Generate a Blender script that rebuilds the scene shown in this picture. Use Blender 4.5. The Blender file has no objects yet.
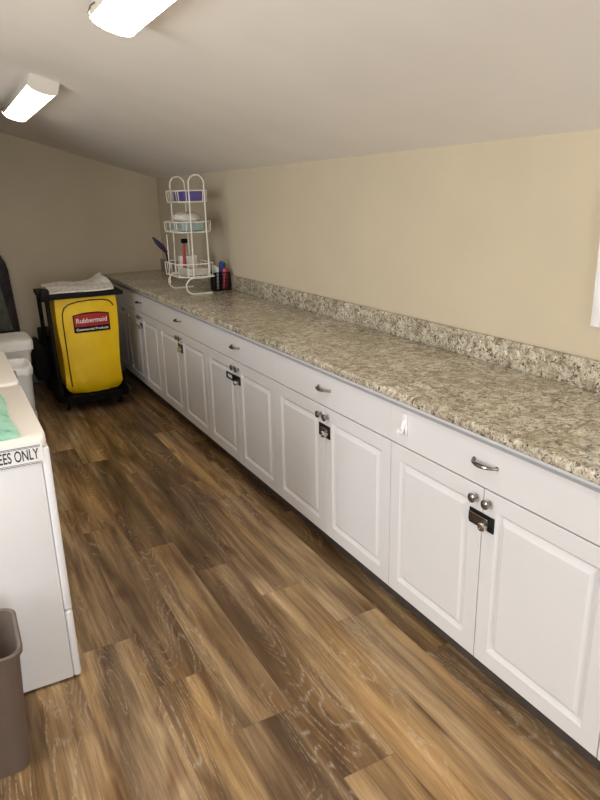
import bpy, bmesh, math, random
from mathutils import Vector, Matrix
random.seed(7)
C = bpy.context.scene.collection
PI = math.pi
scene = bpy.context.scene

# ------------------------------------------------------------------ camera
cam_d = bpy.data.cameras.new('camera')
cam_d.sensor_fit = 'VERTICAL'
cam_d.sensor_height = 36.0
cam_d.lens = 658.1 / 800.0 * 36.0
cam_d.clip_start = 0.02
cam = bpy.data.objects.new('camera', cam_d)
C.objects.link(cam)
fwd_y = Vector((300 - 371, 204, 0))
def _d(u, v):
    w = Vector((u - 300, v - 400, 658.1)); w.normalize(); return w
Yc = _d(-71, 204)
Zc = _d(350, 2515); Zc = (Zc - Yc * Yc.dot(Zc)).normalized(); Zc = -Zc
Xc = Yc.cross(Zc)
# columns of M: world axes in image camera space (x right, y down, z forward)
M = Matrix(((Xc.x, Yc.x, Zc.x), (Xc.y, Yc.y, Zc.y), (Xc.z, Yc.z, Zc.z)))
right, down, fwd = M[0].copy(), M[1].copy(), M[2].copy()
rot = Matrix(((right.x, -down.x, -fwd.x), (right.y, -down.y, -fwd.y), (right.z, -down.z, -fwd.z)))
cam.matrix_world = Matrix.Translation((0, 0, 1.56)) @ rot.to_4x4()
scene.camera = cam

# ------------------------------------------------------------------ world, light, exposure
w = bpy.data.worlds.new('world'); scene.world = w
w.use_nodes = True
w.node_tree.nodes['Background'].inputs[0].default_value = (0.9, 0.93, 1.0, 1)
w.node_tree.nodes['Background'].inputs[1].default_value = 0.25
scene.view_settings.view_transform = 'Standard'
scene.view_settings.look = 'None'
scene.view_settings.gamma = 1.0
scene.view_settings.exposure = 0.10
scene.view_settings.use_curve_mapping = False

def area(name, loc, target, sx, sy, power, col):
    l = bpy.data.lights.new(name, 'AREA'); l.shape = 'RECTANGLE'
    l.size = sx; l.size_y = sy; l.energy = power; l.color = col
    o = bpy.data.objects.new(name, l); C.objects.link(o); o.location = loc
    o.rotation_euler = (Vector(target) - Vector(loc)).to_track_quat('-Z', 'Y').to_euler()
    return o
# added daylight-coloured fill lights, set at an unseen door and two unseen windows
area('fill_light_back', (0.35, -2.50, 1.05), (0.6, 0.2, 3.8), 0.9, 1.9, 60, (0.88, 0.94, 1.0))
area('fill_light_left', (-2.56, 1.60, 1.60), (1.4, 2.6, 1.9), 1.3, 1.7, 108, (0.90, 0.95, 1.0))
area('fill_light_left', (-2.56, -1.10, 1.60), (1.4, 1.0, 1.9), 1.3, 1.7, 40, (0.90, 0.95, 1.0))
LAMP_POWER = 12.5

# ------------------------------------------------------------------ materials
def srgb(r, g, b):
    f = lambda c: (c / 255 / 12.92) if c / 255 <= 0.04045 else ((c / 255 + 0.055) / 1.055) ** 2.4
    return (f(r), f(g), f(b), 1)
class NT:
    def __init__(s, name, rough=0.5, metal=0.0, color=(200, 200, 200)):
        s.m = bpy.data.materials.new(name); s.m.use_nodes = True
        s.t = s.m.node_tree; s.b = s.t.nodes['Principled BSDF']
        s.b.inputs['Roughness'].default_value = rough
        s.b.inputs['Metallic'].default_value = metal
        s.b.inputs['Base Color'].default_value = srgb(*color)
    def n(s, typ, **kw):
        nd = s.t.nodes.new(typ)
        for k, v in kw.items():
            if k == 'inp':
                for a, b in v.items():
                    if hasattr(b, 'is_linked') or hasattr(b, 'links'): s.t.links.new(b, nd.inputs[a])
                    else: nd.inputs[a].default_value = b
            else: setattr(nd, k, v)
        return nd
    def l(s, a, b): s.t.links.new(a, b)
    def math(s, op, a, b=None, c=None, clamp=False):
        inp = {0: a}
        if b is not None: inp[1] = b
        if c is not None: inp[2] = c
        nd = s.n('ShaderNodeMath', operation=op, inp=inp); nd.use_clamp = clamp
        return nd.outputs[0]
    def ramp(s, fac, stops, interp='LINEAR'):
        nd = s.n('ShaderNodeValToRGB'); nd.color_ramp.interpolation = interp
        e = nd.color_ramp.elements
        while len(e) < len(stops): e.new(0.5)
        for el, (p, c) in zip(e, stops): el.position = p; el.color = srgb(*c)
        s.l(fac, nd.inputs[0]); return nd.outputs[0]
    def mix(s, fac, a, b, blend='MIX'):
        nd = s.n('ShaderNodeMix', data_type='RGBA', blend_type=blend)
        for sock, v in ((nd.inputs[0], fac), (nd.inputs[6], a), (nd.inputs[7], b)):
            if hasattr(v, 'links'): s.l(v, sock)
            else: sock.default_value = v
        return nd.outputs[2]
    def noise(s, vec, scale, detail=3, rough=0.5, dist=0):
        nd = s.n('ShaderNodeTexNoise'); nd.inputs['Scale'].default_value = scale
        nd.inputs['Detail'].default_value = detail; nd.inputs['Roughness'].default_value = rough
        nd.inputs['Distortion'].default_value = dist
        if vec is not None: s.l(vec, nd.inputs['Vector'])
        return nd.outputs[0]
    def bump(s, h, strength=0.1, dist=0.01):
        nd = s.n('ShaderNodeBump'); nd.inputs['Strength'].default_value = strength
        nd.inputs['Distance'].default_value = dist
        s.l(h, nd.inputs['Height']); s.l(nd.outputs[0], s.b.inputs['Normal'])

def plain(name, color, rough=0.5, metal=0.0, var=0.04, scale=12, bump=0.0, spec=None):
    t = NT(name, rough, metal, color)
    pos = t.n('ShaderNodeTexCoord').outputs['Object']
    nz = t.noise(pos, scale, 3)
    c0 = tuple(max(0, c * (1 - var)) for c in color); c1 = tuple(min(255, c * (1 + var)) for c in color)
    t.l(t.ramp(nz, [(0.3, c0), (0.7, c1)]), t.b.inputs['Base Color'])
    if bump: t.bump(t.noise(pos, scale * 8, 2), bump, 0.002)
    if spec is not None: t.b.inputs['Specular IOR Level'].default_value = spec
    return t.m

M_wall = plain('wall_paint', (206, 192, 166), 0.75, var=0.012, scale=3, bump=0.08)
M_ceil = plain('ceiling_paint', (240, 233, 224), 0.85, var=0.01, scale=3, bump=0.05)
M_cab = plain('cabinet_white', (222, 220, 220), 0.38, var=0.008, scale=2)
M_carc = plain('cabinet_frame', (222, 220, 222), 0.5, var=0.01)
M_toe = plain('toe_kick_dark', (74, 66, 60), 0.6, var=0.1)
M_chrome = plain('chrome', (190, 188, 184), 0.22, 1.0, var=0.05)
M_nickel = plain('dark_nickel', (150, 147, 144), 0.22, 1.0, var=0.1)
M_black_metal = plain('black_metal', (38, 36, 34), 0.3, 0.6, var=0.1)
M_hole = plain('dark_hole', (14, 13, 12), 0.7)
M_enamel = plain('appliance_enamel', (236, 236, 238), 0.3, var=0.006, scale=2)
M_enamel_top = plain('appliance_top', (240, 232, 222), 0.35, var=0.006, scale=2)
M_grey_plastic = plain('grey_plastic', (120, 120, 122), 0.5)
M_wire = plain('white_wire', (235, 228, 216), 0.4)
M_black = plain('black_plastic', (20, 18, 17), 0.6, var=0.15, spec=0.2)
M_dark = plain('dark_rubber', (14, 13, 13), 0.7, var=0.15, spec=0.15)
M_yellow = plain('yellow_vinyl', (255, 204, 12), 0.42, var=0.05, scale=6, bump=0.05)
M_red = plain('label_red', (176, 34, 30), 0.5, var=0.03)
M_piping = plain('brown_piping', (66, 30, 20), 0.6)
M_lwhite = plain('label_white', (240, 238, 232), 0.5)
M_binw = plain('white_plastic', (224, 220, 214), 0.45, var=0.015)
M_bing = plain('offwhite_plastic', (200, 198, 194), 0.5, var=0.015)
M_liner = plain('plastic_liner', (232, 228, 222), 0.35, var=0.03)
M_brown = plain('brown_plastic', (104, 90, 80), 0.5, var=0.03)
M_paper = plain('paper', (240, 240, 240), 0.7, var=0.005)
M_ink = plain('ink', (40, 42, 48), 0.7)
M_cloth = plain('paper_cloth', (214, 208, 196), 0.8, var=0.06, scale=20)
M_purple = plain('purple_plastic', (98, 84, 150), 0.5, var=0.08)
M_dpurple = plain('dark_purple_plastic', (46, 34, 60), 0.5, var=0.08)
M_teal = plain('teal_plastic', (160, 176, 170), 0.4, var=0.05)
M_blue = plain('blue_plastic', (44, 70, 150), 0.4)
M_pink = plain('pink_plastic', (222, 92, 120), 0.4)
M_redp = plain('red_plastic', (170, 34, 34), 0.4)
M_tealdk = plain('dark_teal_plastic', (44, 78, 86), 0.5)
M_frame = plain('white_frame', (240, 236, 236), 0.4)
M_bbase = plain('baseboard_grey', (120, 116, 110), 0.6)
M_print = plain('pale_print', (196, 212, 210), 0.3, var=0.05)
M_coat = plain('dark_coat', (62, 54, 58), 0.9, var=0.2, scale=9)
M_coat2 = plain('grey_green_lining', (94, 100, 90), 0.9, var=0.15, scale=12)

def mint():
    t = NT('mint_cloth', 0.85)
    pos = t.n('ShaderNodeTexCoord').outputs['Object']
    a = t.noise(pos, 9, 3, 0.6)
    c = t.ramp(a, [(0.30, (74, 128, 120)), (0.44, (150, 206, 184)), (0.75, (188, 228, 204))])
    t.l(c, t.b.inputs['Base Color']); t.bump(t.noise(pos, 260, 2), 0.3, 0.002)
    return t.m
M_mint = mint()

def newsprint():
    t = NT('printed_paper', 0.75)
    pos = t.n('ShaderNodeTexCoord').outputs['Object']
    a = t.noise(pos, 34, 4, 0.7)
    c = t.ramp(a, [(0.34, (176, 168, 156)), (0.46, (228, 222, 212)), (0.8, (244, 240, 232))])
    t.l(c, t.b.inputs['Base Color'])
    return t.m
M_news = newsprint()

def lens_mat(f):
    t = NT('lamp_lens', 0.4, color=(250, 248, 244))
    t.b.inputs['Emission Color'].default_value = (1.0, 0.93, 0.82, 1)
    t.b.inputs['Emission Strength'].default_value = LAMP_POWER * f
    return t.m
M_lens = lens_mat(1.0)
M_lens_old = lens_mat(0.85)   # tubes of the farther lamp are dimmer
M_lamp = plain('lamp_housing', (214, 206, 194), 0.5, var=0.01)

def granite():
    t = NT('granite', 0.16)
    g = t.n('ShaderNodeTexCoord').outputs['Object']
    a = t.noise(g, 24, 5, 0.7, 0.8)
    base = t.ramp(a, [(0.30, (134, 118, 100)), (0.42, (174, 162, 144)), (0.54, (208, 200, 184)), (0.70, (234, 230, 216))])
    b = t.noise(g, 55, 6, 0.8, 0.8)
    dark = t.ramp(b, [(0.42, (255, 255, 255)), (0.47, (0, 0, 0))])
    col = t.mix(dark, base, srgb(98, 90, 80))
    c = t.noise(g, 105, 4, 0.7)
    m2 = t.ramp(c, [(0.37, (255, 255, 255)), (0.42, (0, 0, 0))])
    col = t.mix(m2, col, srgb(40, 38, 38))
    d = t.noise(g, 70, 3, 0.6)
    m3 = t.ramp(d, [(0.60, (0, 0, 0)), (0.70, (255, 255, 255))])
    col = t.mix(m3, col, srgb(246, 242, 226))
    e = t.noise(g, 5, 3, 0.5)
    m4 = t.ramp(e, [(0.35, (226, 222, 212)), (0.65, (255, 253, 248))])
    col = t.mix(1.0, col, m4, 'MULTIPLY')
    t.l(col, t.b.inputs['Base Color'])
    return t.m
M_granite = granite()

def wood_floor():
    t = NT('vinyl_plank_floor', 0.42)
    pos = t.n('ShaderNodeNewGeometry').outputs['Position']
    sp = t.n('ShaderNodeSeparateXYZ', inp={0: pos})
    X, Y = sp.outputs[0], sp.outputs[1]
    u = t.math('DIVIDE', t.math('SUBTRACT', X, 0.585), 0.178)
    k = t.math('FLOOR', u); fu = t.math('FRACT', u)
    v = t.math('DIVIDE', t.math('ADD', t.math('SUBTRACT', Y, 1.535), t.math('MULTIPLY', k, 0.305)), 1.22)
    cidx = t.math('FLOOR', v); fv = t.math('FRACT', v)
    idv = t.n('ShaderNodeCombineXYZ', inp={0: k, 1: cidx, 2: 3.7}).outputs[0]
    wn = t.n('ShaderNodeTexWhiteNoise', noise_dimensions='3D', inp={'Vector': idv})
    r1 = wn.outputs['Value']
    sc = t.n('ShaderNodeSeparateColor', inp={0: wn.outputs['Color']})
    r2, r3 = sc.outputs[1], sc.outputs[2]
    # coordinates inside the plank, shifted per plank
    ox = t.math('MULTIPLY', r2, 37.0); oy = t.math('MULTIPLY', r3, 53.0)
    px = t.math('ADD', X, ox); py = t.math('ADD', Y, oy)
    def vec(sx, sy):
        return t.n('ShaderNodeCombineXYZ', inp={0: t.math('MULTIPLY', px, sx), 1: t.math('MULTIPLY', py, sy), 2: r1}).outputs[0]
    big = t.noise(vec(9, 1.1), 1, 3, 0.55, 0.6)
    strk = t.noise(vec(30, 1.3), 1, 4, 0.65, 0.3)
    fine = t.noise(vec(150, 6), 1, 4, 0.7)
    # cathedral contour lines
    cn = t.noise(vec(7.5, 1.2), 1, 1, 0.4, 0.3)
    wob = t.math('MULTIPLY', t.noise(vec(70, 45), 1, 2, 0.6), 0.22)
    ring = t.math('FRACT', t.math('ADD', t.math('MULTIPLY', cn, 26.0), wob))
    line = t.math('SUBTRACT', 1.0, t.math('MULTIPLY', t.math('ABSOLUTE', t.math('SUBTRACT', ring, 0.5)), 5.0), clamp=True)
    mask = t.math('MULTIPLY', t.math('SUBTRACT', t.noise(vec(8, 1.6), 1, 2), 0.47, clamp=True), 7.0, clamp=True)
    pore = t.math('MULTIPLY', t.math('SUBTRACT', t.noise(vec(200, 45), 1, 2, 0.7), 0.42, clamp=True), 6.0, clamp=True)
    lines = t.math('MULTIPLY', t.math('MULTIPLY', line, mask), pore)
    tone = t.math('ADD', t.math('MULTIPLY', r1, 0.26),
                  t.math('ADD', t.math('MULTIPLY', t.math('SUBTRACT', big, 0.5), 1.15), t.math('MULTIPLY', t.math('SUBTRACT', strk, 0.5), 0.72)))
    tone = t.math('ADD', t.math('ADD', tone, 0.36), t.math('MULTIPLY', t.math('SUBTRACT', fine, 0.5), 0.42))
    col = t.ramp(tone, [(0.10, (68, 48, 28)), (0.34, (102, 79, 54)), (0.50, (130, 105, 76)), (0.66, (166, 139, 104)), (0.90, (206, 178, 138))])
    warm = t.ramp(t.noise(vec(5, 1.0), 1, 2), [(0.4, (255, 255, 255)), (0.65, (250, 230, 190))])
    col = t.mix(0.8, col, warm, 'MULTIPLY')
    kn = t.ramp(t.noise(vec(9, 2.6), 1, 2), [(0.24, (176, 148, 122)), (0.36, (255, 255, 255))])
    col = t.mix(0.9, col, kn, 'MULTIPLY')
    col = t.mix(t.math('MULTIPLY', lines, 0.44), col, srgb(212, 200, 182))
    # seams
    eu = t.math('LESS_THAN', t.math('MINIMUM', fu, t.math('SUBTRACT', 1.0, fu)), 0.0055)
    ev = t.math('LESS_THAN', t.math('MINIMUM', fv, t.math('SUBTRACT', 1.0, fv)), 0.0009)
    seam = t.math('MAXIMUM', eu, ev)
    col = t.mix(t.math('MULTIPLY', seam, 0.35), col, srgb(60, 44, 30))
    t.l(col, t.b.inputs['Base Color'])
    t.l(t.math('ADD', 0.36, t.math('MULTIPLY', fine, 0.2)), t.b.inputs['Roughness'])
    t.b.inputs['Specular IOR Level'].default_value = 0.4
    t.bump(t.math('SUBTRACT', fine, t.math('MULTIPLY', seam, 1.0)), 0.12, 0.001)
    return t.m
M_floor = wood_floor()

# ------------------------------------------------------------------ helpers
def B(): return bmesh.new()
def box(bm, x0, x1, y0, y1, z0, z1, bev=0.0, seg=2, rot=None, mat=0):
    vs = [bm.verts.new((x, y, z)) for x in (x0, x1) for y in (y0, y1) for z in (z0, z1)]
    fs = [bm.faces.new([vs[i] for i in f]) for f in ((0, 1, 3, 2), (4, 6, 7, 5), (0, 4, 5, 1), (2, 3, 7, 6), (0, 2, 6, 4), (1, 5, 7, 3))]
    for f in fs: f.material_index = mat
    if bev:
        es = list({e for f in fs for e in f.edges})
        r = bmesh.ops.bevel(bm, geom=es, offset=bev, segments=seg, affect='EDGES', profile=0.5)
        for f in r['faces']: f.material_index = mat
    if rot:
        vv = {v for f in bm.faces for v in f.verts}
        bmesh.ops.transform(bm, matrix=rot, verts=list(vv))
    return fs
def rings(bm, loops, cap0=True, cap1=True, closed=True, mat=0):
    prev = None; first = None
    for lp in loops:
        cur = [bm.verts.new(p) for p in lp]
        if prev:
            n = len(cur)
            for i in range(n if closed else n - 1):
                j = (i + 1) % n
                bm.faces.new((prev[i], prev[j], cur[j], cur[i])).material_index = mat
        else: first = cur
        prev = cur
    if cap0: bm.faces.new(list(reversed(first))).material_index = mat
    if cap1: bm.faces.new(prev).material_index = mat
def tube(bm, pts, r, n=8, closed=False, mat=0):
    pts = [Vector(p) for p in pts]
    L = len(pts); prev_n = None; lps = []
    for i, p in enumerate(pts):
        if closed: t = (pts[(i + 1) % L] - pts[i - 1])
        else: t = pts[min(i + 1, L - 1)] - pts[max(i - 1, 0)]
        t.normalize()
        if prev_n is None:
            a = Vector((0, 0, 1)) if abs(t.z) < 0.9 else Vector((1, 0, 0))
            nn = (a - t * a.dot(t)).normalized()
        else: nn = (prev_n - t * prev_n.dot(t)).normalized()
        prev_n = nn; bb = t.cross(nn)
        rr = r[i] if isinstance(r, (list, tuple)) else r
        lps.append([p + (nn * math.cos(2 * PI * k / n) + bb * math.sin(2 * PI * k / n)) * rr for k in range(n)])
    if closed:
        lps.append(lps[0]); rings(bm, lps, False, False, mat=mat)
        bmesh.ops.remove_doubles(bm, verts=bm.verts, dist=1e-6)
    else: rings(bm, lps, mat=mat)
def lathe(bm, prof, axis=(0, 0, 1), org=(0, 0, 0), n=24, mat=0):
    ax = Vector(axis).normalized(); a = Vector((0, 0, 1)) if abs(ax.z) < 0.9 else Vector((1, 0, 0))
    e1 = (a - ax * a.dot(ax)).normalized(); e2 = ax.cross(e1); o = Vector(org)
    rings(bm, [[o + ax * h + (e1 * math.cos(2 * PI * k / n) + e2 * math.sin(2 * PI * k / n)) * r for k in range(n)] for r, h in prof], mat=mat)
def rrect(cx, cy, hx, hy, r, z, n=5):
    r = min(r, hx, hy); pts = []
    for qx, qy, a0 in ((1, 1, 0), (-1, 1, PI / 2), (-1, -1, PI), (1, -1, 1.5 * PI)):
        for i in range(n + 1):
            a = a0 + PI / 2 * i / n
            pts.append(Vector((cx + qx * (hx - r) + r * math.cos(a), cy + qy * (hy - r) + r * math.sin(a), z)))
    return pts
def arc(c, e1, e2, r, a0, a1, n=8):
    c = Vector(c); e1 = Vector(e1); e2 = Vector(e2)
    return [c + e1 * (r * math.cos(a0 + (a1 - a0) * i / n)) + e2 * (r * math.sin(a0 + (a1 - a0) * i / n)) for i in range(n + 1)]
def obj(name, bm, mat, parent=None, smooth=False, loc=(0, 0, 0)):
    bmesh.ops.recalc_face_normals(bm, faces=bm.faces)
    me = bpy.data.meshes.new(name); bm.to_mesh(me); bm.free()
    for m in (mat if isinstance(mat, (list, tuple)) else [mat]): me.materials.append(m)
    if smooth:
        for p in me.polygons: p.use_smooth = True
        try: me.set_sharp_from_angle(angle=math.radians(38))
        except Exception: pass
    o = bpy.data.objects.new(name, me); C.objects.link(o); o.location = loc
    if parent: o.parent = parent
    return o
def tag(o, label, cat, group=None):
    o['label'] = label; o['category'] = cat
    if group: o['group'] = group
    return o
def thing(name, label, cat, loc=(0, 0, 0), rotz=0, group=None):
    o = bpy.data.objects.new(name, None); C.objects.link(o)
    o.location = loc; o.rotation_euler = (0, 0, rotz); o.empty_display_size = 0.05
    return tag(o, label, cat, group)
def struct(name, bm, mat, **k):
    o = obj(name, bm, mat, **k); o['kind'] = 'structure'; return o
def copy_tree(o, parent=None):
    c = o.copy(); C.objects.link(c)
    if parent: c.parent = parent
    for ch in list(o.children): copy_tree(ch, c)
    return c
def text_obj(name, s, size, mat, parent, mtx, width=None, bold=0.0, depth=0.0004):
    cu = bpy.data.curves.new(name, 'FONT'); cu.body = s; cu.size = size
    cu.align_x = 'CENTER'; cu.align_y = 'CENTER'; cu.extrude = depth; cu.offset = bold
    t = bpy.data.objects.new(name, cu); C.objects.link(t)
    bpy.context.view_layer.update()
    dg = bpy.context.evaluated_depsgraph_get()
    me = bpy.data.meshes.new_from_object(t.evaluated_get(dg))
    bpy.data.objects.remove(t); bpy.data.curves.remove(cu)
    if width:
        xs = [v.co.x for v in me.vertices]; f = width / (max(xs) - min(xs)); c = (max(xs) + min(xs)) / 2
        for v in me.vertices: v.co.x = (v.co.x - c) * f
    me.transform(mtx); me.materials.clear(); me.materials.append(mat)
    o = bpy.data.objects.new(name, me); C.objects.link(o)
    if parent: o.parent = parent
    return o

# ------------------------------------------------------------------ room shell
XR, XL, YF, YB = 1.86, -2.60, 6.20, -2.60
SL = 0.294
def cz(x): return 1.735 + SL * (XR - x)
bm = B(); box(bm, XL - .1, XR + .1, YB - .1, YF + .1, -0.1, 0.0); struct('floor', bm, M_floor)
bm = B()
rings(bm, [[(XL - .1, y, cz(XL - .1)), (XR + .1, y, cz(XR + .1)), (XR + .1, y, cz(XR + .1) + .12), (XL - .1, y, cz(XL - .1) + .12)] for y in (YB - .1, YF + .1)])
struct('ceiling', bm, M_ceil)
bm = B(); box(bm, XR, XR + .1, YB - .1, YF + .1, 0, cz(XR) + .02); struct('wall_right', bm, M_wall)
bm = B(); box(bm, XL - .1, XL, YB - .1, YF + .1, 0, cz(XL)); struct('wall_left', bm, M_wall)
bm = B()
rings(bm, [[(XL, y, 0), (XR, y, 0), (XR, y, cz(XR)), (XL, y, cz(XL))] for y in (YF, YF + .1)])
struct('wall_far', bm, M_wall)
# back wall with an unseen door opening added for the fill light (x -0.12..0.82, z 0..2.02)
bm = B()
wx0, wx1, wz1 = -0.12, 0.82, 2.02
def wseg(x0, x1, z0, z1, top=False):
    zt0, zt1 = (cz(x0), cz(x1)) if top else (z1, z1)
    rings(bm, [[(x0, y, z0), (x1, y, z0), (x1, y, zt1), (x0, y, zt0)] for y in (YB - .1, YB)])
wseg(XL, wx0, 0, 0, True); wseg(wx1, XR, 0, 0, True)
wseg(wx0, wx1, wz1, 0, True)
struct('wall_back', bm, M_wall)
door = bpy.data.objects.new('added_door_1', None); C.objects.link(door); door['kind'] = 'structure'  # unseen door, added to go with the back fill light
door.location = (0.35, YB, 0)
bm = B()
for a in ((-.47, -.38, .0, 2.02), (.38, .47, .0, 2.02)): box(bm, a[0], a[1], -.06, .0, a[2], a[3], .003)
for a in ((-.38, .38, 1.93, 2.02), (-.38, .38, .0, .14)): box(bm, a[0], a[1], -.06, .0, a[2], a[3], .003)
obj('added_door_frame', bm, M_frame, door)
for nm, wy in (('added_window_1', 1.60), ('added_window_2', -1.10)):  # unseen window frames, added around the left fill lights
    win = bpy.data.objects.new(nm, None); C.objects.link(win); win['kind'] = 'structure'
    win.location = (XL, wy, 1.60)
    bm = B()
    for a in ((-.72, -.66, -.91, .91), (.66, .72, -.91, .91)): box(bm, .001, .03, a[0], a[1], a[2], a[3], .003)
    for a in ((-.66, .66, .86, .91), (-.66, .66, -.91, -.86), (-.66, .66, -.015, .015)): box(bm, .001, .03, a[0], a[1], a[2], a[3], .003)
    obj('added_window_frame', bm, M_frame, win)
# unseen partition added to keep the left fill light off the far corner
bm = B()
rings(bm, [[(XL, y, 0), (-.62, y, 0), (-.62, y, cz(-.62) + .01), (XL, y, cz(XL) + .01)] for y in (3.46, 3.58)])
struct('shading_partition', bm, M_wall)
# baseboards
bm = B(); box(bm, XL, XR, YF - .014, YF, 0, .09, .003); struct('baseboard_far', bm, M_bbase)
bm = B(); box(bm, XL, XL + .014, YB, YF - .014, 0, .09, .003); struct('baseboard_left', bm, M_bbase)

# ------------------------------------------------------------------ cabinets
FX = 1.325
def door_mesh(w, z0, z1):
    """raised panel door, front at x=0, width along +y from 0 to w"""
    bm = B()
    prof = [(0.0, 0.020), (0.0, 0.0012), (0.0012, 0.0), (0.054, 0.0), (0.0550, 0.0006), (0.0665, 0.0125), (0.0685, 0.0130), (0.0850, 0.0010), (0.087, 0.0)]
    lps = [[(x, i, z0 + i), (x, w - i, z0 + i), (x, w - i, z1 - i), (x, i, z1 - i)] for i, x in prof]
    rings(bm, lps); return bm
def slab_mesh(w, z0, z1):
    bm = B()
    prof = [(0.0, 0.020), (0.0, 0.0008), (0.0008, 0.0)]
    rings(bm, [[(x, i, z0 + i), (x, w - i, z0 + i), (x, w - i, z1 - i), (x, i, z1 - i)] for i, x in prof]); return bm
def knob_mesh(y, z):
    bm = B()
    lathe(bm, [(0.0075, 0), (0.0062, .003), (0.0052, .009), (0.0068, .013), (0.0142, .0165), (0.0155, .020), (0.0148, .0235), (0.011, .0262), (0.004, .0275)], (-1, 0, 0), (0, y, z), 20)
    return bm
def handle_mesh(y, z):
    bm = B(); pts = []
    for i in range(15):
        s = i / 14; a = (s - .5) * 2
        pts.append((-.004 - .024 * (1 - a * a) ** 0.6, y + a * .048, z + .002))
    tube(bm, pts, [.0034 + .0036 * math.sin(PI * i / 14) for i in range(15)], 8)
    for s in (-1, 1): lathe(bm, [(.007, 0), (.007, .002), (.0045, .006)], (-1, 0, 0), (0, y + s * .047, z + .002), 12)
    return bm
def lock(parent, W, kind):
    """cam-lock hasp across the two doors at z 0.605"""
    y = W / 2
    h = bpy.data.objects.new('hasp_lock', None); C.objects.link(h); h.parent = parent; h.location = (0, y, .605)
    if kind == 'closed':
        bm = B(); box(bm, -.005, -.0002, -.052, .052, -.025, .025, .0015); obj('base_plate', bm, M_black_metal, h)
        bm = B(); box(bm, -.010, -.0055, -.030, .050, -.015, .015, .002); obj('hinged_strap', bm, M_nickel, h)
    elif kind == 'square':
        bm = B(); box(bm, -.005, -.0002, -.046, .044, -.030, .026, .0015); obj('base_plate', bm, M_black_metal, h)
        bm = B(); box(bm, -.011, -.0055, -.032, .020, -.016, .014, .002); obj('hinged_strap', bm, M_chrome, h)
    elif kind == 'open':
        bm = B()
        box(bm, -.006, -.0002, .028, .145, -.016, -.008, .001); box(bm, -.006, -.0002, .028, .145, .014, .022, .001)
        box(bm, -.006, -.0002, .134, .146, -.016, .022, .001); box(bm, -.006, -.0002, .027, .060, -.016, .022, .001)
        obj('base_plate', bm, M_black_metal, h)
        bm = B(); box(bm, -.008, -.0002, -.048, .026, -.020, .026, .002); obj('hinged_strap', bm, M_black_metal, h)
    else:
        bm = B(); box(bm, -.005, -.0002, -.034, .034, -.02, .02, .0015); obj('base_plate', bm, M_black_metal, h)
        bm = B(); tube(bm, [(-.03, .05, .008), (-.034, .0, .006), (-.03, -.045, .004)], .004, 8); obj('hinged_strap', bm, M_chrome, h)
    bm = B(); lathe(bm, [(.0140, .002), (.0140, .022), (.0115, .025), (.004, .0255), (.003, .0245)], (-1, 0, 0), (-.005, -.024, -.007), 20)
    obj('key_cylinder', bm, M_chrome, h, True)

def cabinet(y0, W, label, kind, seed):
    t = thing('base_cabinet', label, 'cabinet', (FX, y0, 0), 0, 'white base cabinets along the right wall')
    g = .0015
    bm = B()   # carcass: sides, back, bottom, top rails and face frame, open inside
    box(bm, .0205, .528, .001, .017, .105, .882); box(bm, .0205, .528, W - .017, W - .001, .105, .882)
    box(bm, .515, .528, .017, W - .017, .105, .882); box(bm, .0205, .515, .017, W - .017, .105, .122)
    box(bm, .0205, .042, .017, W - .017, .835, .882); box(bm, .0205, .042, .017, W - .017, .690, .735)
    box(bm, .0205, .042, .017, .05, .122, .69); box(bm, .0205, .042, W - .05, W - .017, .122, .69)
    box(bm, .0205, .042, W / 2 - .03, W / 2 + .03, .122, .69); box(bm, .05, .515, .017, W - .017, .40, .416)
    obj('carcass', bm, M_carc, t)
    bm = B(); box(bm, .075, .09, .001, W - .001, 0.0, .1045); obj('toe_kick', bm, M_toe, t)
    half = W / 2
    for s in (0, 1):
        d = obj('door', door_mesh(half - 2 * g, .112, .7085), M_cab, t, False, loc=(0, s * half + g, 0))
        ky = half - .029 if s == 0 else .029 - g
        obj('knob', knob_mesh(ky, .672), M_nickel, d, True)
    dr = obj('drawer_front', slab_mesh(W - 2 * .0003, .7135, .850), M_cab, t, False, loc=(0, .0003, 0))
    obj('handle', handle_mesh(W / 2, .788), M_nickel, dr, True)
    if kind: lock(t, W, kind)
    return t
base = 'white two-door base cabinet, '
cabinet(-.078, .940, base + 'nearest, only a sliver showing at the lower right edge', None, 0)
cabinet(.862, .941, base + 'large at lower right, dark lock plate with chrome cylinder', 'closed', 1)
cabinet(1.803, .942, base + 'just beyond the white wall hook, short square lock', 'square', 2)
cabinet(2.745, .942, base + 'mid-row, with an open hasp across the left door', 'open', 3)
cabinet(3.687, .972, base + 'below the white wire rack, square lock with chrome strap', 'square', 4)
cabinet(4.659, .942, base + 'in dim light just right of the yellow bag', 'bar', 5)
# last narrow unit in the corner behind the cart
t = thing('base_cabinet', 'narrow white base cabinet in the far corner, hidden behind the yellow cart bag', 'cabinet', (FX, 5.601, 0), 0, 'white base cabinets along the right wall')
bm = B(); W = .575
box(bm, .0205, .528, .001, .017, .105, .882); box(bm, .0205, .528, W - .017, W - .001, .105, .882)
box(bm, .515, .528, .017, W - .017, .105, .882); box(bm, .0205, .515, .017, W - .017, .105, .122)
box(bm, .0205, .042, .017, W - .017, .835, .882); box(bm, .0205, .042, .017, W - .017, .69, .735)
obj('carcass', bm, M_carc, t)
bm = B(); box(bm, .075, .09, .001, W - .001, 0, .1045); obj('toe_kick', bm, M_toe, t)
d = obj('door', door_mesh(W - .003, .112, .7085), M_cab, t, False, loc=(0, .0015, 0)); obj('knob', knob_mesh(.03, .672), M_nickel, d, True)
dr = obj('drawer_front', slab_mesh(W - .0016, .7135, .850), M_cab, t, False, loc=(0, .0003, 0)); obj('handle', handle_mesh(W / 2, .788), M_nickel, dr, True)

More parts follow.
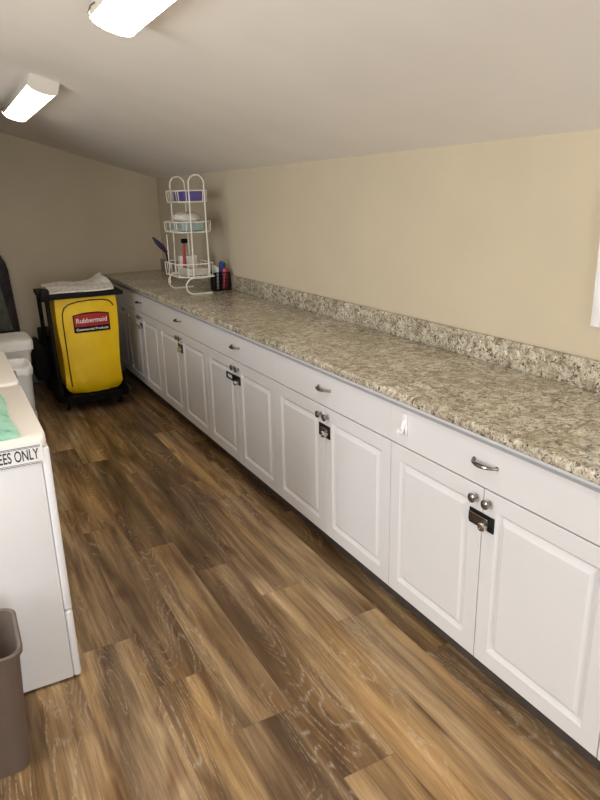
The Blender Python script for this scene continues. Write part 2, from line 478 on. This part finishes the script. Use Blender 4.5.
# white adhesive hook on the drawer fronts
t = thing('adhesive_hook', 'small white plastic hook stuck on the drawer fronts just below the granite edge', 'hook', (FX - .0002, 1.722, .797))
bm = B(); box(bm, -.005, 0, -.014, .014, -.036, .038, .0022); obj('back_plate', bm, M_frame, t, True)
bm = B(); tube(bm, [(-.003, 0, .012), (-.010, 0, -.008), (-.016, 0, -.022), (-.022, 0, -.027), (-.029, 0, -.022), (-.031, 0, -.012)], [.008, .0082, .008, .008, .0075, .006], 8)
obj('hook', bm, M_frame, t, True)

# ------------------------------------------------------------------ countertop
t = thing('countertop', 'long speckled beige granite countertop running over all the white cabinets', 'countertop', (0, 0, 0))
bm = B()
x0, x1, z0, z1 = 1.292, 1.858, .8835, .9165
prof = [(x1, z0), (x1, z1)]
prof += [(x0 + .012 - .012 * math.sin(a), z1 - .012 + .012 * math.cos(a)) for a in [PI / 2 * i / 5 for i in range(6)]]
prof += [(x0 + .008 - .008 * math.cos(a), z0 + .008 - .008 * math.sin(a)) for a in [PI / 2 * i / 4 for i in range(5)]]
ys = [-.095 + (6.198 + .095) * i / 8 for i in range(9)]
rings(bm, [[(x, y, z) for x, z in prof] for y in ys]); obj('slab', bm, M_granite, t, True)
bm = B(); box(bm, 1.836, 1.8585, -.095, 6.198, .9167, 1.018, .003); obj('backsplash', bm, M_granite, t, True)

# ------------------------------------------------------------------ framed notice on the right wall
t = thing('picture_frame', 'white framed picture on the right wall, only its left edge in the photo', 'picture frame', (XR - .001, 1.175, 1.13), 0)
bm = B()
box(bm, -.022, 0, -.25, -.215, 0, .42, .003); box(bm, -.022, 0, .215, .25, 0, .42, .003)
box(bm, -.022, 0, -.215, .215, 0, .035, .003); box(bm, -.022, 0, -.215, .215, .385, .42, .003); obj('frame', bm, M_frame, t, True)
bm = B(); box(bm, -.008, -.001, -.215, .215, .035, .385); obj('print', bm, M_print, t)

# ------------------------------------------------------------------ ceiling lamps
def lamp(y0, label, lens=None, xc=.572):
    L = 1.20
    t = thing('ceiling_light', label, 'ceiling light', (xc, y0, cz(xc) - .0005), 0, 'wraparound fluorescent lamps on the sloped ceiling')
    t.rotation_euler = (0, math.atan(SL), 0)
    hw, dp = .069, .068
    n = 10
    def sect(y, sc=1.0, top=0.0):
        pts = [(-hw * sc, y, -top), (-hw * sc, y, -dp * .62)]
        for i in range(n + 1):
            a = -1 + 2 * i / n
            pts.append((a * hw * sc * .985, y, -dp * .72 - dp * .3 * math.sqrt(max(0, 1 - a * a * .96))))
        pts += [(hw * sc, y, -dp * .62), (hw * sc, y, -top)]
        return pts
    for a, b in ((0, .010), (L - .010, L)):
        bm = B(); rings(bm, [sect(a, 1.0), sect(b, 1.0)]); obj('end_cap', bm, M_lamp, t, True)
    bm = B(); box(bm, -.0675, .0675, .010, L - .010, -dp * .70, 0, .002); obj('housing', bm, M_lamp, t, True)
    bm = B()
    def ls(y):
        pts = [(-hw * .93, y, -dp * .705)]
        for i in range(n + 1):
            a = -1 + 2 * i / n
            pts.append((a * hw * .93, y, -dp * .715 - dp * .27 * math.sqrt(max(0, 1 - a * a * .96))))
        pts.append((hw * .93, y, -dp * .705)); return pts
    rings(bm, [ls(.0105), ls(L - .0105)]); obj('lens', bm, lens or M_lens, t, True)
    bm = B(); tube(bm, [(-hw - .002, L - .07, -dp * .35), (-hw - .010, L - .06, -dp * .5), (-hw - .010, L - .045, -dp * .75), (-hw + .001, L - .04, -dp * .8)], .003, 6)
    obj('lens_clip', bm, M_chrome, t, True)
    return t
lamp(3.56, 'lit fluorescent ceiling light at the left edge of the photo, the farther one', M_lens_old)
lamp(1.04, 'lit fluorescent ceiling light cut off by the top edge of the photo, the nearer one', None, .588)
lamp(-1.60, 'lit fluorescent ceiling light farthest back, out of the photo behind the camera', None, .588)

# ------------------------------------------------------------------ washers (front panels face +x)
def washer(y0, label):
    t = thing('washing_machine', label, 'washing machine', (-.552, y0, 0), 0, 'white laundry machines side by side')
    W, D = .682, .755
    bm = B(); box(bm, .02, D - .026, 0, W, .012, .846, .004); obj('cabinet_body', bm, M_enamel, t, True)
    bm = B(); rings(bm, [rrect((D - .012) / 2 + .006, W / 2, (D - .012) / 2 + .002, W / 2 + sx, .022, z) for sx, z in ((-.002, .847), (.002, .851), (.002, .868), (-.003, .877), (-.014, .882))])
    obj('top_panel', bm, M_enamel_top, t, True)
    bm = B(); box(bm, D - .0255, D, 0, W, .270, .8455, .007, 3); obj('front_panel', bm, M_enamel, t, True)
    bm = B(); box(bm, D - .0255, D, 0, W, .008, .2685, .010, 3); obj('lower_panel', bm, M_enamel, t, True)
    bm = B(); lathe(bm, [(.20, 0), (.205, .004), (.20, .010), (.17, .012), (.16, .006), (.05, .005)], (1, 0, 0), (D, W / 2, .53), 40); obj('door', bm, [M_enamel], t, True)
    bm = B(); lathe(bm, [(.020, 0), (.028, .006), (.026, .026), (.01, .028)], (1, 0, 0), (D, W * .75, .79), 24); obj('dial', bm, M_grey_plastic, t, True)
    for fx in (.07, D - .08):
        for fy in (.06, W - .06):
            bm = B(); lathe(bm, [(.022, 0), (.024, .003), (.02, .006), (.012, .007), (.012, .024)], (0, 0, 1), (fx, fy, 0), 14); obj('foot', bm, M_dark, t, True)
    return t
w1 = washer(2.02, 'white laundry machine bearing the lettered sign, mint cloth on top')
w2 = washer(2.715, 'white laundry machine just beyond the one carrying the lettered sign')

# sign on the side of the first machine
t = thing('paper_sign', 'white paper sign reading EMPLOYEES ONLY taped along the top of the white machine side', 'sign', (.184, 2.0185, .832))
bm = B(); box(bm, -.245, 0, -.0012, 0, -.033, .033); obj('sheet', bm, M_paper, t)
bm = B()
for z in (.0262, .0222, -.0258, -.0298): box(bm, -.242, -.006, -.0018, -.0013, z - .0007 - (.0004 if z in (.0262, -.0298) else 0), z + .0007)
obj('border_lines', bm, M_ink, t)
RX = Matrix.Rotation(PI / 2, 4, 'X')
text_obj('lettering', 'EMPLOYEES ONLY', .049, M_ink, t, Matrix.Translation((-.1165, -.0016, -.0015)) @ RX, width=.208, bold=0.0004)

# mint cloth on the machine top
bm = B()
def cloth_grid(bm, outline_fn, nx, ny, hfn, thick):
    top = [[None] * (ny + 1) for _ in range(nx + 1)]; bot = [[None] * (ny + 1) for _ in range(nx + 1)]
    for i in range(nx + 1):
        for j in range(ny + 1):
            x, y = outline_fn(i / nx, j / ny); h = hfn(i / nx, j / ny, x, y)
            top[i][j] = bm.verts.new((x, y, h + thick)); bot[i][j] = bm.verts.new((x, y, max(0.0005, h * .9)))
    for i in range(nx):
        for j in range(ny):
            bm.faces.new((top[i][j], top[i + 1][j], top[i + 1][j + 1], top[i][j + 1]))
            bm.faces.new((bot[i][j], bot[i][j + 1], bot[i + 1][j + 1], bot[i + 1][j]))
    for i in range(nx):
        for j in (0, ny): bm.faces.new((top[i][j], bot[i][j], bot[i + 1][j], top[i + 1][j]))
    for j in range(ny):
        for i in (0, nx): bm.faces.new((top[i][j], top[i][j + 1], bot[i][j + 1], bot[i][j]))
def of(a, b):
    xr = .126 - .006 * b + .004 * math.sin(9 * b + 1)
    xl = -.16 + .02 * math.sin(7 * b)
    return (xl + (xr - xl) * a, 2.032 + .55 * b + .012 * math.sin(8 * a) + .02 * (1 - a))
def hf(a, b, x, y):
    e = min(1, 6 * min(a, 1 - a, b * 1.5, 1 - b))
    return e * (.006 + .010 * max(0, math.sin(16 * x + 5 * y)) + .018 * max(0, math.sin(9 * y - 18 * x + 2)) * b + .012 * max(0, math.sin(25 * y + 9 * x)))
cloth_grid(bm, of, 40, 48, hf, .004)
tag(obj('folded_cloth', bm, M_mint, None, True, loc=(0, 0, .8822)), 'rumpled mint green cloth lying on top of the nearest white laundry machine', 'cloth')

# ------------------------------------------------------------------ brown wastebasket
t = thing('wastebasket', 'open brown plastic wastebasket in front of the white machine, lower left corner', 'wastebasket', (-.135, 1.80, 0))
bm = B()
hx0, hy0, hx1, hy1, H = .135, .095, .158, .120, .40
lps = [rrect(0, 0, hx0, hy0, .035, 0.0)]
for i in range(1, 7):
    s = i / 6; lps.append(rrect(0, 0, hx0 + (hx1 - hx0) * s, hy0 + (hy1 - hy0) * s, .038, H * s))
lps += [rrect(0, 0, hx1 + .008, hy1 + .008, .045, H - .012), rrect(0, 0, hx1 + .009, hy1 + .009, .045, H), rrect(0, 0, hx1 + .004, hy1 + .004, .042, H + .004), rrect(0, 0, hx1 - .003, hy1 - .003, .037, H)]
lps += [rrect(0, 0, hx0 - .003 + (hx1 - hx0) * s, hy0 - .003 + (hy1 - hy0) * s, .034, max(.004, H * s)) for s in (.8, .5, .2, .01)]
rings(bm, lps); obj('bin_body', bm, M_brown, t, True)

# ------------------------------------------------------------------ white bins by the far end of the machines
def bin_shell(hx0, hy0, hx1, hy1, H, lip):
    bm = B(); lps = [rrect(0, 0, hx0, hy0, .04, 0)]
    for i in range(1, 6):
        s = i / 5; lps.append(rrect(0, 0, hx0 + (hx1 - hx0) * s, hy0 + (hy1 - hy0) * s, .04, H * s))
    lps += [rrect(0, 0, hx1 + lip, hy1 + lip, .045, H - .02), rrect(0, 0, hx1 + lip, hy1 + lip, .045, H), rrect(0, 0, hx1 - .003, hy1 - .003, .038, H)]
    lps += [rrect(0, 0, hx0 - .003 + (hx1 - hx0) * s, hy0 - .003 + (hy1 - hy0) * s, .036, max(.004, H * s)) for s in (.7, .3, .01)]
    rings(bm, lps); return bm
t = thing('trash_bin', 'tall white lidded trash bin near the far wall, left edge of the photo', 'trash bin', (.235, 4.88, 0))
obj('bin_body', bin_shell(.17, .14, .215, .17, .60, .004), M_binw, t, True)
bm = B(); rings(bm, [rrect(0, 0, .222 + a, .178 + a, .05, z) for a, z in ((0, .602), (.012, .604), (.014, .652), (.010, .666), (-.006, .673), (-.04, .676))]); obj('lid', bm, M_binw, t, True)
bm = B(); box(bm, .238, .246, -.02, .02, .628, .655, .002); obj('lid_latch', bm, M_grey_plastic, t, True)
t = thing('trash_bin', 'slim open off-white trash bin with a plastic liner, in front of the lidded one', 'trash bin', (.235, 4.38, 0))
obj('bin_body', bin_shell(.14, .12, .158, .14, .58, .004), M_bing, t, True)
bm = B()
lp = []
N = 60
def wavy(off, z, amp, ph=0):
    p = rrect(0, 0, .162 + off, .144 + off, .05, z, 14)
    return [v + Vector((0, 0, amp * math.sin(i * .9 + ph) + amp * .6 * math.sin(i * 2.3 + ph))) for i, v in enumerate(p)]
rings(bm, [wavy(.0035, .545, .006), wavy(.006, .57, .003, 1), wavy(.004, .590, .003, 1), wavy(-.008, .592, .002), wavy(-.018, .56, .003), wavy(-.030, .40, .001)], False, False)
obj('liner', bm, M_liner, t, True)

# ------------------------------------------------------------------ dark coat hanging at the far wall
t = thing('hanging_coat', 'dark coat hanging on the far wall above the white bins at the left edge', 'coat', (.31, 6.13, 0))
bm = B(); lps = []
for i in range(15):
    s = i / 14; z = 1.34 - .92 * s
    wdt = .05 + .125 * min(1, s * 3.2) + .035 * s; dpt = .03 + .03 * s
    lps.append([Vector((wdt * math.cos(2 * PI * k / 36) * (1 + .06 * math.sin(5 * 2 * PI * k / 36) * s), dpt * math.sin(2 * PI * k / 36) * (1 + .35 * math.sin(9 * 2 * PI * k / 36 + 2 * s) * s) - .01, z)) for k in range(36)])
rings(bm, lps); obj('coat_body', bm, M_coat, t, True)
bm = B(); lps = []
for i in range(9):
    s = i / 8; z = 1.12 - .60 * s
    lps.append([Vector((.055 + .035 * s + (.018 + .045 * s) * math.cos(a), -.075 - .012 * s + .012 * math.sin(a), z)) for a in [2 * PI * k / 12 for k in range(12)]])
rings(bm, lps); obj('coat_lining', bm, M_coat2, t, True)
bm = B(); tube(bm, [(0, .068, 1.37), (0, .03, 1.365), (0, .01, 1.34), (0, .0, 1.33)], .006, 8); obj('hanging_loop', bm, M_black_metal, t, True)

# ------------------------------------------------------------------ janitor cart with yellow bag
t = thing('janitor_cart', 'black janitor cart with a yellow vinyl bag, standing against the far end of the cabinets', 'janitor cart', (.90, 5.10, 0))
RZ = .885
bm = B()   # bag: loops from top to bottom, front face near y=0
def bagloop(z, hx, y0, y1, cx, bulge):
    pts = []
    n = 14
    for i in range(n + 1):
        a = -1 + 2 * i / n; pts.append(Vector((cx + a * hx, y0 - bulge * (1 - a * a) + .004 * math.sin(i * 1.9 + z * 20), z)))
    for i in range(7): pts.append(Vector((cx + hx * (1 + .0), y0 + (y1 - y0) * (i + 1) / 8, z)))
    for i in range(n + 1):
        a = 1 - 2 * i / n; pts.append(Vector((cx + a * hx, y1, z)))
    for i in range(7): pts.append(Vector((cx - hx, y1 - (y1 - y0) * (i + 1) / 8, z)))
    return pts
lps = []
zs = [.878, .84, .78, .70, .62, .54, .46, .38, .31, .25, .20, .165, .145, .138]
for i, z in enumerate(zs):
    s = (.878 - z) / .74
    hx = .222 - .010 * s + .006 * math.sin(7 * s)
    b = .012 + .030 * s ** 1.5
    y0, y1 = .0 + .01 * s, .40 - .02 * s
    if z < .2: k = (.2 - z) / .062; hx -= .045 * k ** 2; y0 += .03 * k; y1 -= .05 * k
    lps.append(bagloop(z, hx, y0, y1, .015, b))
rings(bm, lps, cap0=False)
bag = obj('bag', bm, M_yellow, t, True)
# piping around the front flap
def front_y(x, z):
    s = (.878 - z) / .74; a = (x - .015) / .22
    return .01 * s - (.012 + .030 * max(0, s) ** 1.5) * (1 - a * a)
pts = [(-.158, .20), (-.163, .35), (-.166, .55), (-.168, .70), (-.165, .76), (-.150, .80), (-.12, .825), (-.05, .842), (.05, .848), (.13, .845), (.175, .835), (.200, .815), (.212, .79)]
bm = B(); tube(bm, [(x, front_y(x, z) - .004, z) for x, z in pts], .0045, 6); obj('piping', bm, M_piping, bag, True)
# label
def lab(bm, outline, off, mat=0):
    top = [bm.verts.new((x, front_y(x, z) - off, z)) for x, z in outline]
    bot = [bm.verts.new((x, front_y(x, z) + .001, z)) for x, z in outline]
    bm.faces.new(top); n = len(top)
    for i in range(n): bm.faces.new((top[i], top[(i + 1) % n], bot[(i + 1) % n], bot[i]))
lx0, lx1 = -.095, .172
def zt(x): return .742 + .016 * (1 - ((x - .0385) / .134) ** 2)
N = 14
xs = [lx0 + (lx1 - lx0) * i / N for i in range(N + 1)]
lb = B(); lab(lb, [(x, zt(x)) for x in xs] + [(x, .610) for x in reversed(xs)], .006)
label = obj('bag_label', lb, M_black, bag); label['label'] = 'black and red printed label'
rb = B(); xs2 = [lx0 + .007 + (lx1 - lx0 - .014) * i / N for i in range(N + 1)]
lab(rb, [(x, zt(x) - .008) for x in xs2] + [(x, .654) for x in reversed(xs2)], .0075); obj('red_panel', rb, M_red, label)
def curve_text(name, s, size, mat, z, width):
    o = text_obj(name, s, size, mat, label, Matrix.Identity(4), width=width, bold=.0006)
    for v in o.data.vertices:
        x, y, dz = v.co.x + .0385, v.co.y, v.co.z
        v.co = Vector((x, front_y(x, z + y) - .0085 - dz, z + y))
    return o
curve_text('brand_lettering', 'Rubbermaid', .050, M_lwhite, .697, .226)
curve_text('small_lettering', 'Commercial Products', .024, M_lwhite, .632, .236)
# bag holder ring
bm = B()
def ringpts(g, z): return [(-.275 - g, -.035 - g, z), (.272 + g, -.035 - g, z), (.272 + g, .46 + g, z), (-.275 - g, .46 + g, z)]
rings(bm, [ringpts(0, .872), ringpts(.012, .874), ringpts(.014, .905), ringpts(0, .908)], False, False)
rings(bm, [ringpts(0, .872), ringpts(-.036, .872), ringpts(-.036, .908), ringpts(0, .908)], False, False)
bmesh.ops.remove_doubles(bm, verts=bm.verts, dist=1e-5)
obj('bag_holder', bm, M_black, t)
for sx, xx in ((-1, -.262), (1, .250)):
    for yy in (-.025, .44):
        bm = B(); tube(bm, [(xx, yy if yy > 0 else .25, .905), (xx + .006 * sx * -1, yy if yy > 0 else .25, .5), (xx - .012 * sx * 1, yy + .01 if yy > 0 else .25, .10)] if yy > 0 or sx > 0 else [(-.262, -.02, .93), (-.255, -.01, .5), (-.235, .02, .10)], .016, 10); obj('post', bm, M_black, t, True)
bm = B(); box(bm, -.30, -.245, -.060, .02, .865, .955, .008); box(bm, -.335, -.285, -.035, -.010, .918, .935, .005); obj('tool_grip', bm, M_black, t, True)
bm = B()
rings(bm, [rrect(0, .46, .27, .52, .09, z) for z in (.085, .13)]); 
box(bm, -.262, -.24, .0, .95, .13, .22, .004); box(bm, .235, .257, .0, .95, .13, .22, .004)
obj('deck', bm, M_dark, t, True)
bm = B(); box(bm, -.25, .245, .48, .96, .13, .52, .012); obj('shelf_unit', bm, M_dark, t, True)
bm = B(); box(bm, -.37, -.272, .30, .85, .20, .46, .02); obj('side_caddy', bm, M_dark, t, True)
for xx, yy, rr in ((-.20, .06, .042), (.20, .06, .042), (-.235, .80, .075), (.235, .80, .075)):
    w_ = bpy.data.objects.new('wheel', None); C.objects.link(w_); w_.parent = t; w_.location = (xx, yy, rr)
    bm = B(); lathe(bm, [(rr * .5, -.014), (rr * .94, -.014), (rr, -.008), (rr, .008), (rr * .94, .014), (rr * .5, .014)], (1, 0, 0), (0, 0, 0), 28); obj('tyre', bm, M_dark, w_, True)
    bm = B(); lathe(bm, [(.006, -.018), (rr * .48, -.016), (rr * .48, .016), (.006, .018)], (1, 0, 0), (0, 0, 0), 20); obj('hub', bm, M_grey_plastic, w_, True)
# papers / folded sheets on the cart top
bm = B()
def of2(a, b):
    return (-.238 + .46 * a + .012 * math.sin(7 * b), -.03 + .44 * b + .015 * math.sin(6 * a))
def hf2(a, b, x, y):
    return .001 + (.15 + .85 * min(1, 2.2 * b)) * hf3(a, b, x, y)
def hf3(a, b, x, y):
    return .012 + .024 * a * a + .016 * max(0, math.sin(14 * x + 3)) * b + .010 * math.sin(17 * y + 6 * x) ** 2 + (.045 * max(0, (a - .78) / .22) * b) + .012 * max(0, .5 - a) 
cloth_grid(bm, of2, 30, 24, hf2, .010)
tag(obj('crumpled_sheet', bm, M_news, None, True, loc=(.90, 5.10, .910)), 'crumpled pale printed plastic sheet lying over the top of the janitor cart', 'sheet')

# ------------------------------------------------------------------ white wire rack
t = thing('wire_rack', 'white three-tier wire basket rack standing on the granite counter in the corner', 'rack', (1.568, 4.39, .9167))
R0 = .0042
def bask(z0, z1, xa, xb, ya, yb, ch, inner=0.0):
    bm = B()
    def octo(z, g): 
        return [(xa + ch - g * .4, ya - g, z), (xb - ch + g * .4, ya - g, z), (xb + g, ya + ch, z), (xb + g, yb - ch, z), (xb - ch, yb + g, z), (xa + ch, yb + g, z), (xa - g, yb - ch, z), (xa - g, ya + ch, z)]
    def dense(p, n=4):
        out = []
        for i in range(len(p)):
            a, b = Vector(p[i]), Vector(p[(i + 1) % len(p)])
            out += [a.lerp(b, k / n) for k in range(n)]
        return out
    for z, g in ((z1, .006), (z0, 0)):
        tube(bm, dense(octo(z, g)), R0, 6, closed=True)
    for p, q in zip(octo(z0, 0), octo(z1, .006)): tube(bm, [p, q], .0028, 6)
    for k in range(1, 4):
        f = k / 4
        yy = ya + (yb - ya) * f
        tube(bm, [(xa - .006, yy, z1), (xa, yy, z0), (xb, yy, z0), (xb + .006, yy, z1)], .0024, 6)
    for k in range(1, 7):
        xx = xa + (xb - xa) * k / 7
        tube(bm, [(xx, ya + .003, z0), (xx, yb - .003, z0)], .002, 6)
    return bm
tiers = [(.118, .205, -.125, .120, .008, .40, .05), (.418, .485, -.112, .124, .02, .385, .05), (.617, .690, -.085, .108, .03, .365, .04)]
for z0, z1, xa, xb, ya, yb, ch in tiers: obj('basket', bask(z0, z1, xa, xb, ya, yb, ch), M_wire, t, True)
for yy, sgn in ((0, -1), (.395, 1)):
    bm = B()
    c = .018; hw = .054
    pts = [(c - hw - .004, yy, .118), (c - hw, yy, .45)] + arc((c, yy, .735), (-1, 0, 0), (0, 0, 1), hw, 0, PI, 12) + [(c + hw, yy, .45), (c + hw + .004, yy, .118)]
    tube(bm, pts, R0 + .0008, 8); obj('arch_frame', bm, M_wire, t, True)
    bm = B()   # C-shaped scroll foot
    pts = [(.11, yy, .118), (.02, yy - sgn * -.004, .112)] + arc((-.045, yy, .058), (0, 0, 1), (-1, 0, 0), .054, 0.0, PI, 10) + [(.02, yy, .0050), (.088, yy, .0050)]
    tube(bm, pts, R0 + .0008, 8); obj('foot', bm, M_wire, t, True)
bm = B(); tube(bm, [(-.132, .25, .06), (-.132, .25, .40)], .0035, 6); tube(bm, [(-.132, .25, .20), (-.126, .25, .20)], .003, 6); obj('side_hook', bm, M_wire, t, True)

def at(x, y, z): return (1.568 + x, 4.39 + y, .9167 + z)
# contents
bm = B(); box(bm, -.06, .075, -.10, .12, 0, .062, .006); 
tag(obj('storage_box', bm, M_purple, None, True, loc=at(.018, .19, .6235)), 'purple box in the top basket of the white wire rack', 'box')
bm = B(); rings(bm, [rrect(0, 0, a, b, .02, z) for a, b, z in ((.075, .12, 0), (.082, .128, .004), (.086, .132, .055), (.080, .126, .058))])
tag(obj('plastic_tub', bm, M_teal, None, True, loc=at(.008, .20, .4245)), 'pale teal plastic tub in the middle basket of the white wire rack', 'tub')
bm = B(); rings(bm, [[Vector((a * math.cos(q) * (1 + .05 * math.sin(3 * q)), b * math.sin(q), z + .006 * math.cos(q * 2))) for q in [2 * PI * k / 24 for k in range(24)]] for a, b, z in ((.085, .12, .006), (.092, .13, .022), (.085, .12, .042), (.055, .085, .060), (.02, .03, .066))])
tag(obj('folded_towel', bm, M_cloth, None, True, loc=at(.005, .20, .4835)), 'bundled white cloth on top of the teal tub in the rack', 'cloth')
for k, (dx, dy, dz, nm, lb_) in enumerate(((0.02, .14, .1245, 'paper_stack', 'flat stack of white papers at the front of the bottom rack basket'), (.03, .30, .1245, 'paper_packet', 'white paper packet standing behind the flat stack in the bottom basket'))):
    bm = B()
    if k == 0:
        for q in range(4): box(bm, -.085 + .004 * q, .075 - .003 * q, -.09, .065, q * .011, q * .011 + .010, .003)
    else: box(bm, -.07, .06, -.03, .03, 0, .12, .008)
    tag(obj(nm, bm, M_cloth, None, True, loc=at(dx, dy, dz)), lb_, 'papers')
t = thing('scrub_brush', 'dark-headed brush with a red handle upright in the bottom basket', 'brush', at(-.012, .27, .125))
bm = B(); tube(bm, [(0, 0, .0), (.002, 0, .12), (.010, 0, .215)], [.014, .011, .009], 10); obj('handle', bm, M_redp, t, True)
bm = B(); box(bm, -.012, .034, -.012, .012, .208, .24, .006); obj('brush_head', bm, M_dark, t, True)
t = thing('duster', 'dark purple hand duster leaning on the left side of the wire rack', 'duster', at(-.112, .30, .125))
bm = B(); tube(bm, [(0, 0, .0), (-.010, 0, .09), (-.022, 0, .16)], .007, 8); obj('handle', bm, M_dark, t, True)
bm = B(); tube(bm, [(-.018, 0, .15), (-.05, -.01, .19), (-.085, -.02, .225), (-.115, -.025, .26)], [.012, .020, .016, .006], 10); obj('duster_head', bm, M_dpurple, t, True)

# ------------------------------------------------------------------ pen organiser
PX, PY, PZ = 1.764, 4.50, .9170
t = thing('pen_holder', 'black mesh pen holder on the granite counter right of the wire rack', 'pen holder', (PX, PY, PZ))
bm = B()
rings(bm, [rrect(0, 0, .061, .045, .012, z) for z in (0, .004)])
for k in range(6): tube(bm, rrect(0, 0, .062, .046, .012, .004 + k * .0248, 4), .0016 if k < 5 else .0032, 5, closed=True)
for p in rrect(0, 0, .062, .046, .012, 0, 4)[::1]: tube(bm, [p, p + Vector((0, 0, .128))], .0015, 5)
for k in range(1, 12):
    x = -.055 + .11 * k / 12
    for s in (-1, 1): tube(bm, [(x, s * .046, 0), (x, s * .046, .128)], .0015, 5)
obj('mesh_basket', bm, M_black, t)
bm = B(); box(bm, -.059, -.057, -.0425, .043, .004, .120); box(bm, .057, .059, -.0425, .043, .004, .120); box(bm, -.059, .059, .043, .0445, .004, .120)
obj('inner_lining', bm, M_black, t)
bm = B(); box(bm, -.012, -.010, -.042, .0425, .004, .124); obj('divider', bm, M_black, t)
def pen(x, y, lean, h, r, mb, mc, label, nm='marker'):
    p = thing(nm, label, 'pen', (PX + x, PY + y, PZ + .0046 + r * .6))
    p.rotation_euler = (lean[1], lean[0], 0)
    bm = B(); lathe(bm, [(r * .7, 0), (r, .006), (r, h * .7), (r * .9, h * .7)], n=12); obj('barrel', bm, mb, p, True)
    bm = B(); lathe(bm, [(r * 1.1, h * .7), (r * 1.15, h * .95), (r * .6, h)], n=12); obj('cap', bm, mc, p, True)
pen(.014, .014, (.03, 0), .190, .0155, M_blue, M_blue, 'thick blue marker in the black pen holder')
pen(.038, .020, (.0, 0), .180, .014, M_dark, M_tealdk, 'dark teal capped marker at the right of the pen holder')
pen(.012, -.026, (.10, 0), .142, .0125, M_pink, M_pink, 'pink marker leaning right in the black pen holder')
pen(.038, -.022, (.03, 0), .140, .0125, M_redp, M_redp, 'red marker at the front right of the pen holder')
pen(-.030, -.018, (.03, 0), .158, .009, M_lwhite, M_lwhite, 'white pen in the left half of the pen holder')
pen(-.030, .022, (.02, 0), .165, .009, M_dark, M_lwhite, 'dark pen with a white cap in the left half of the holder')
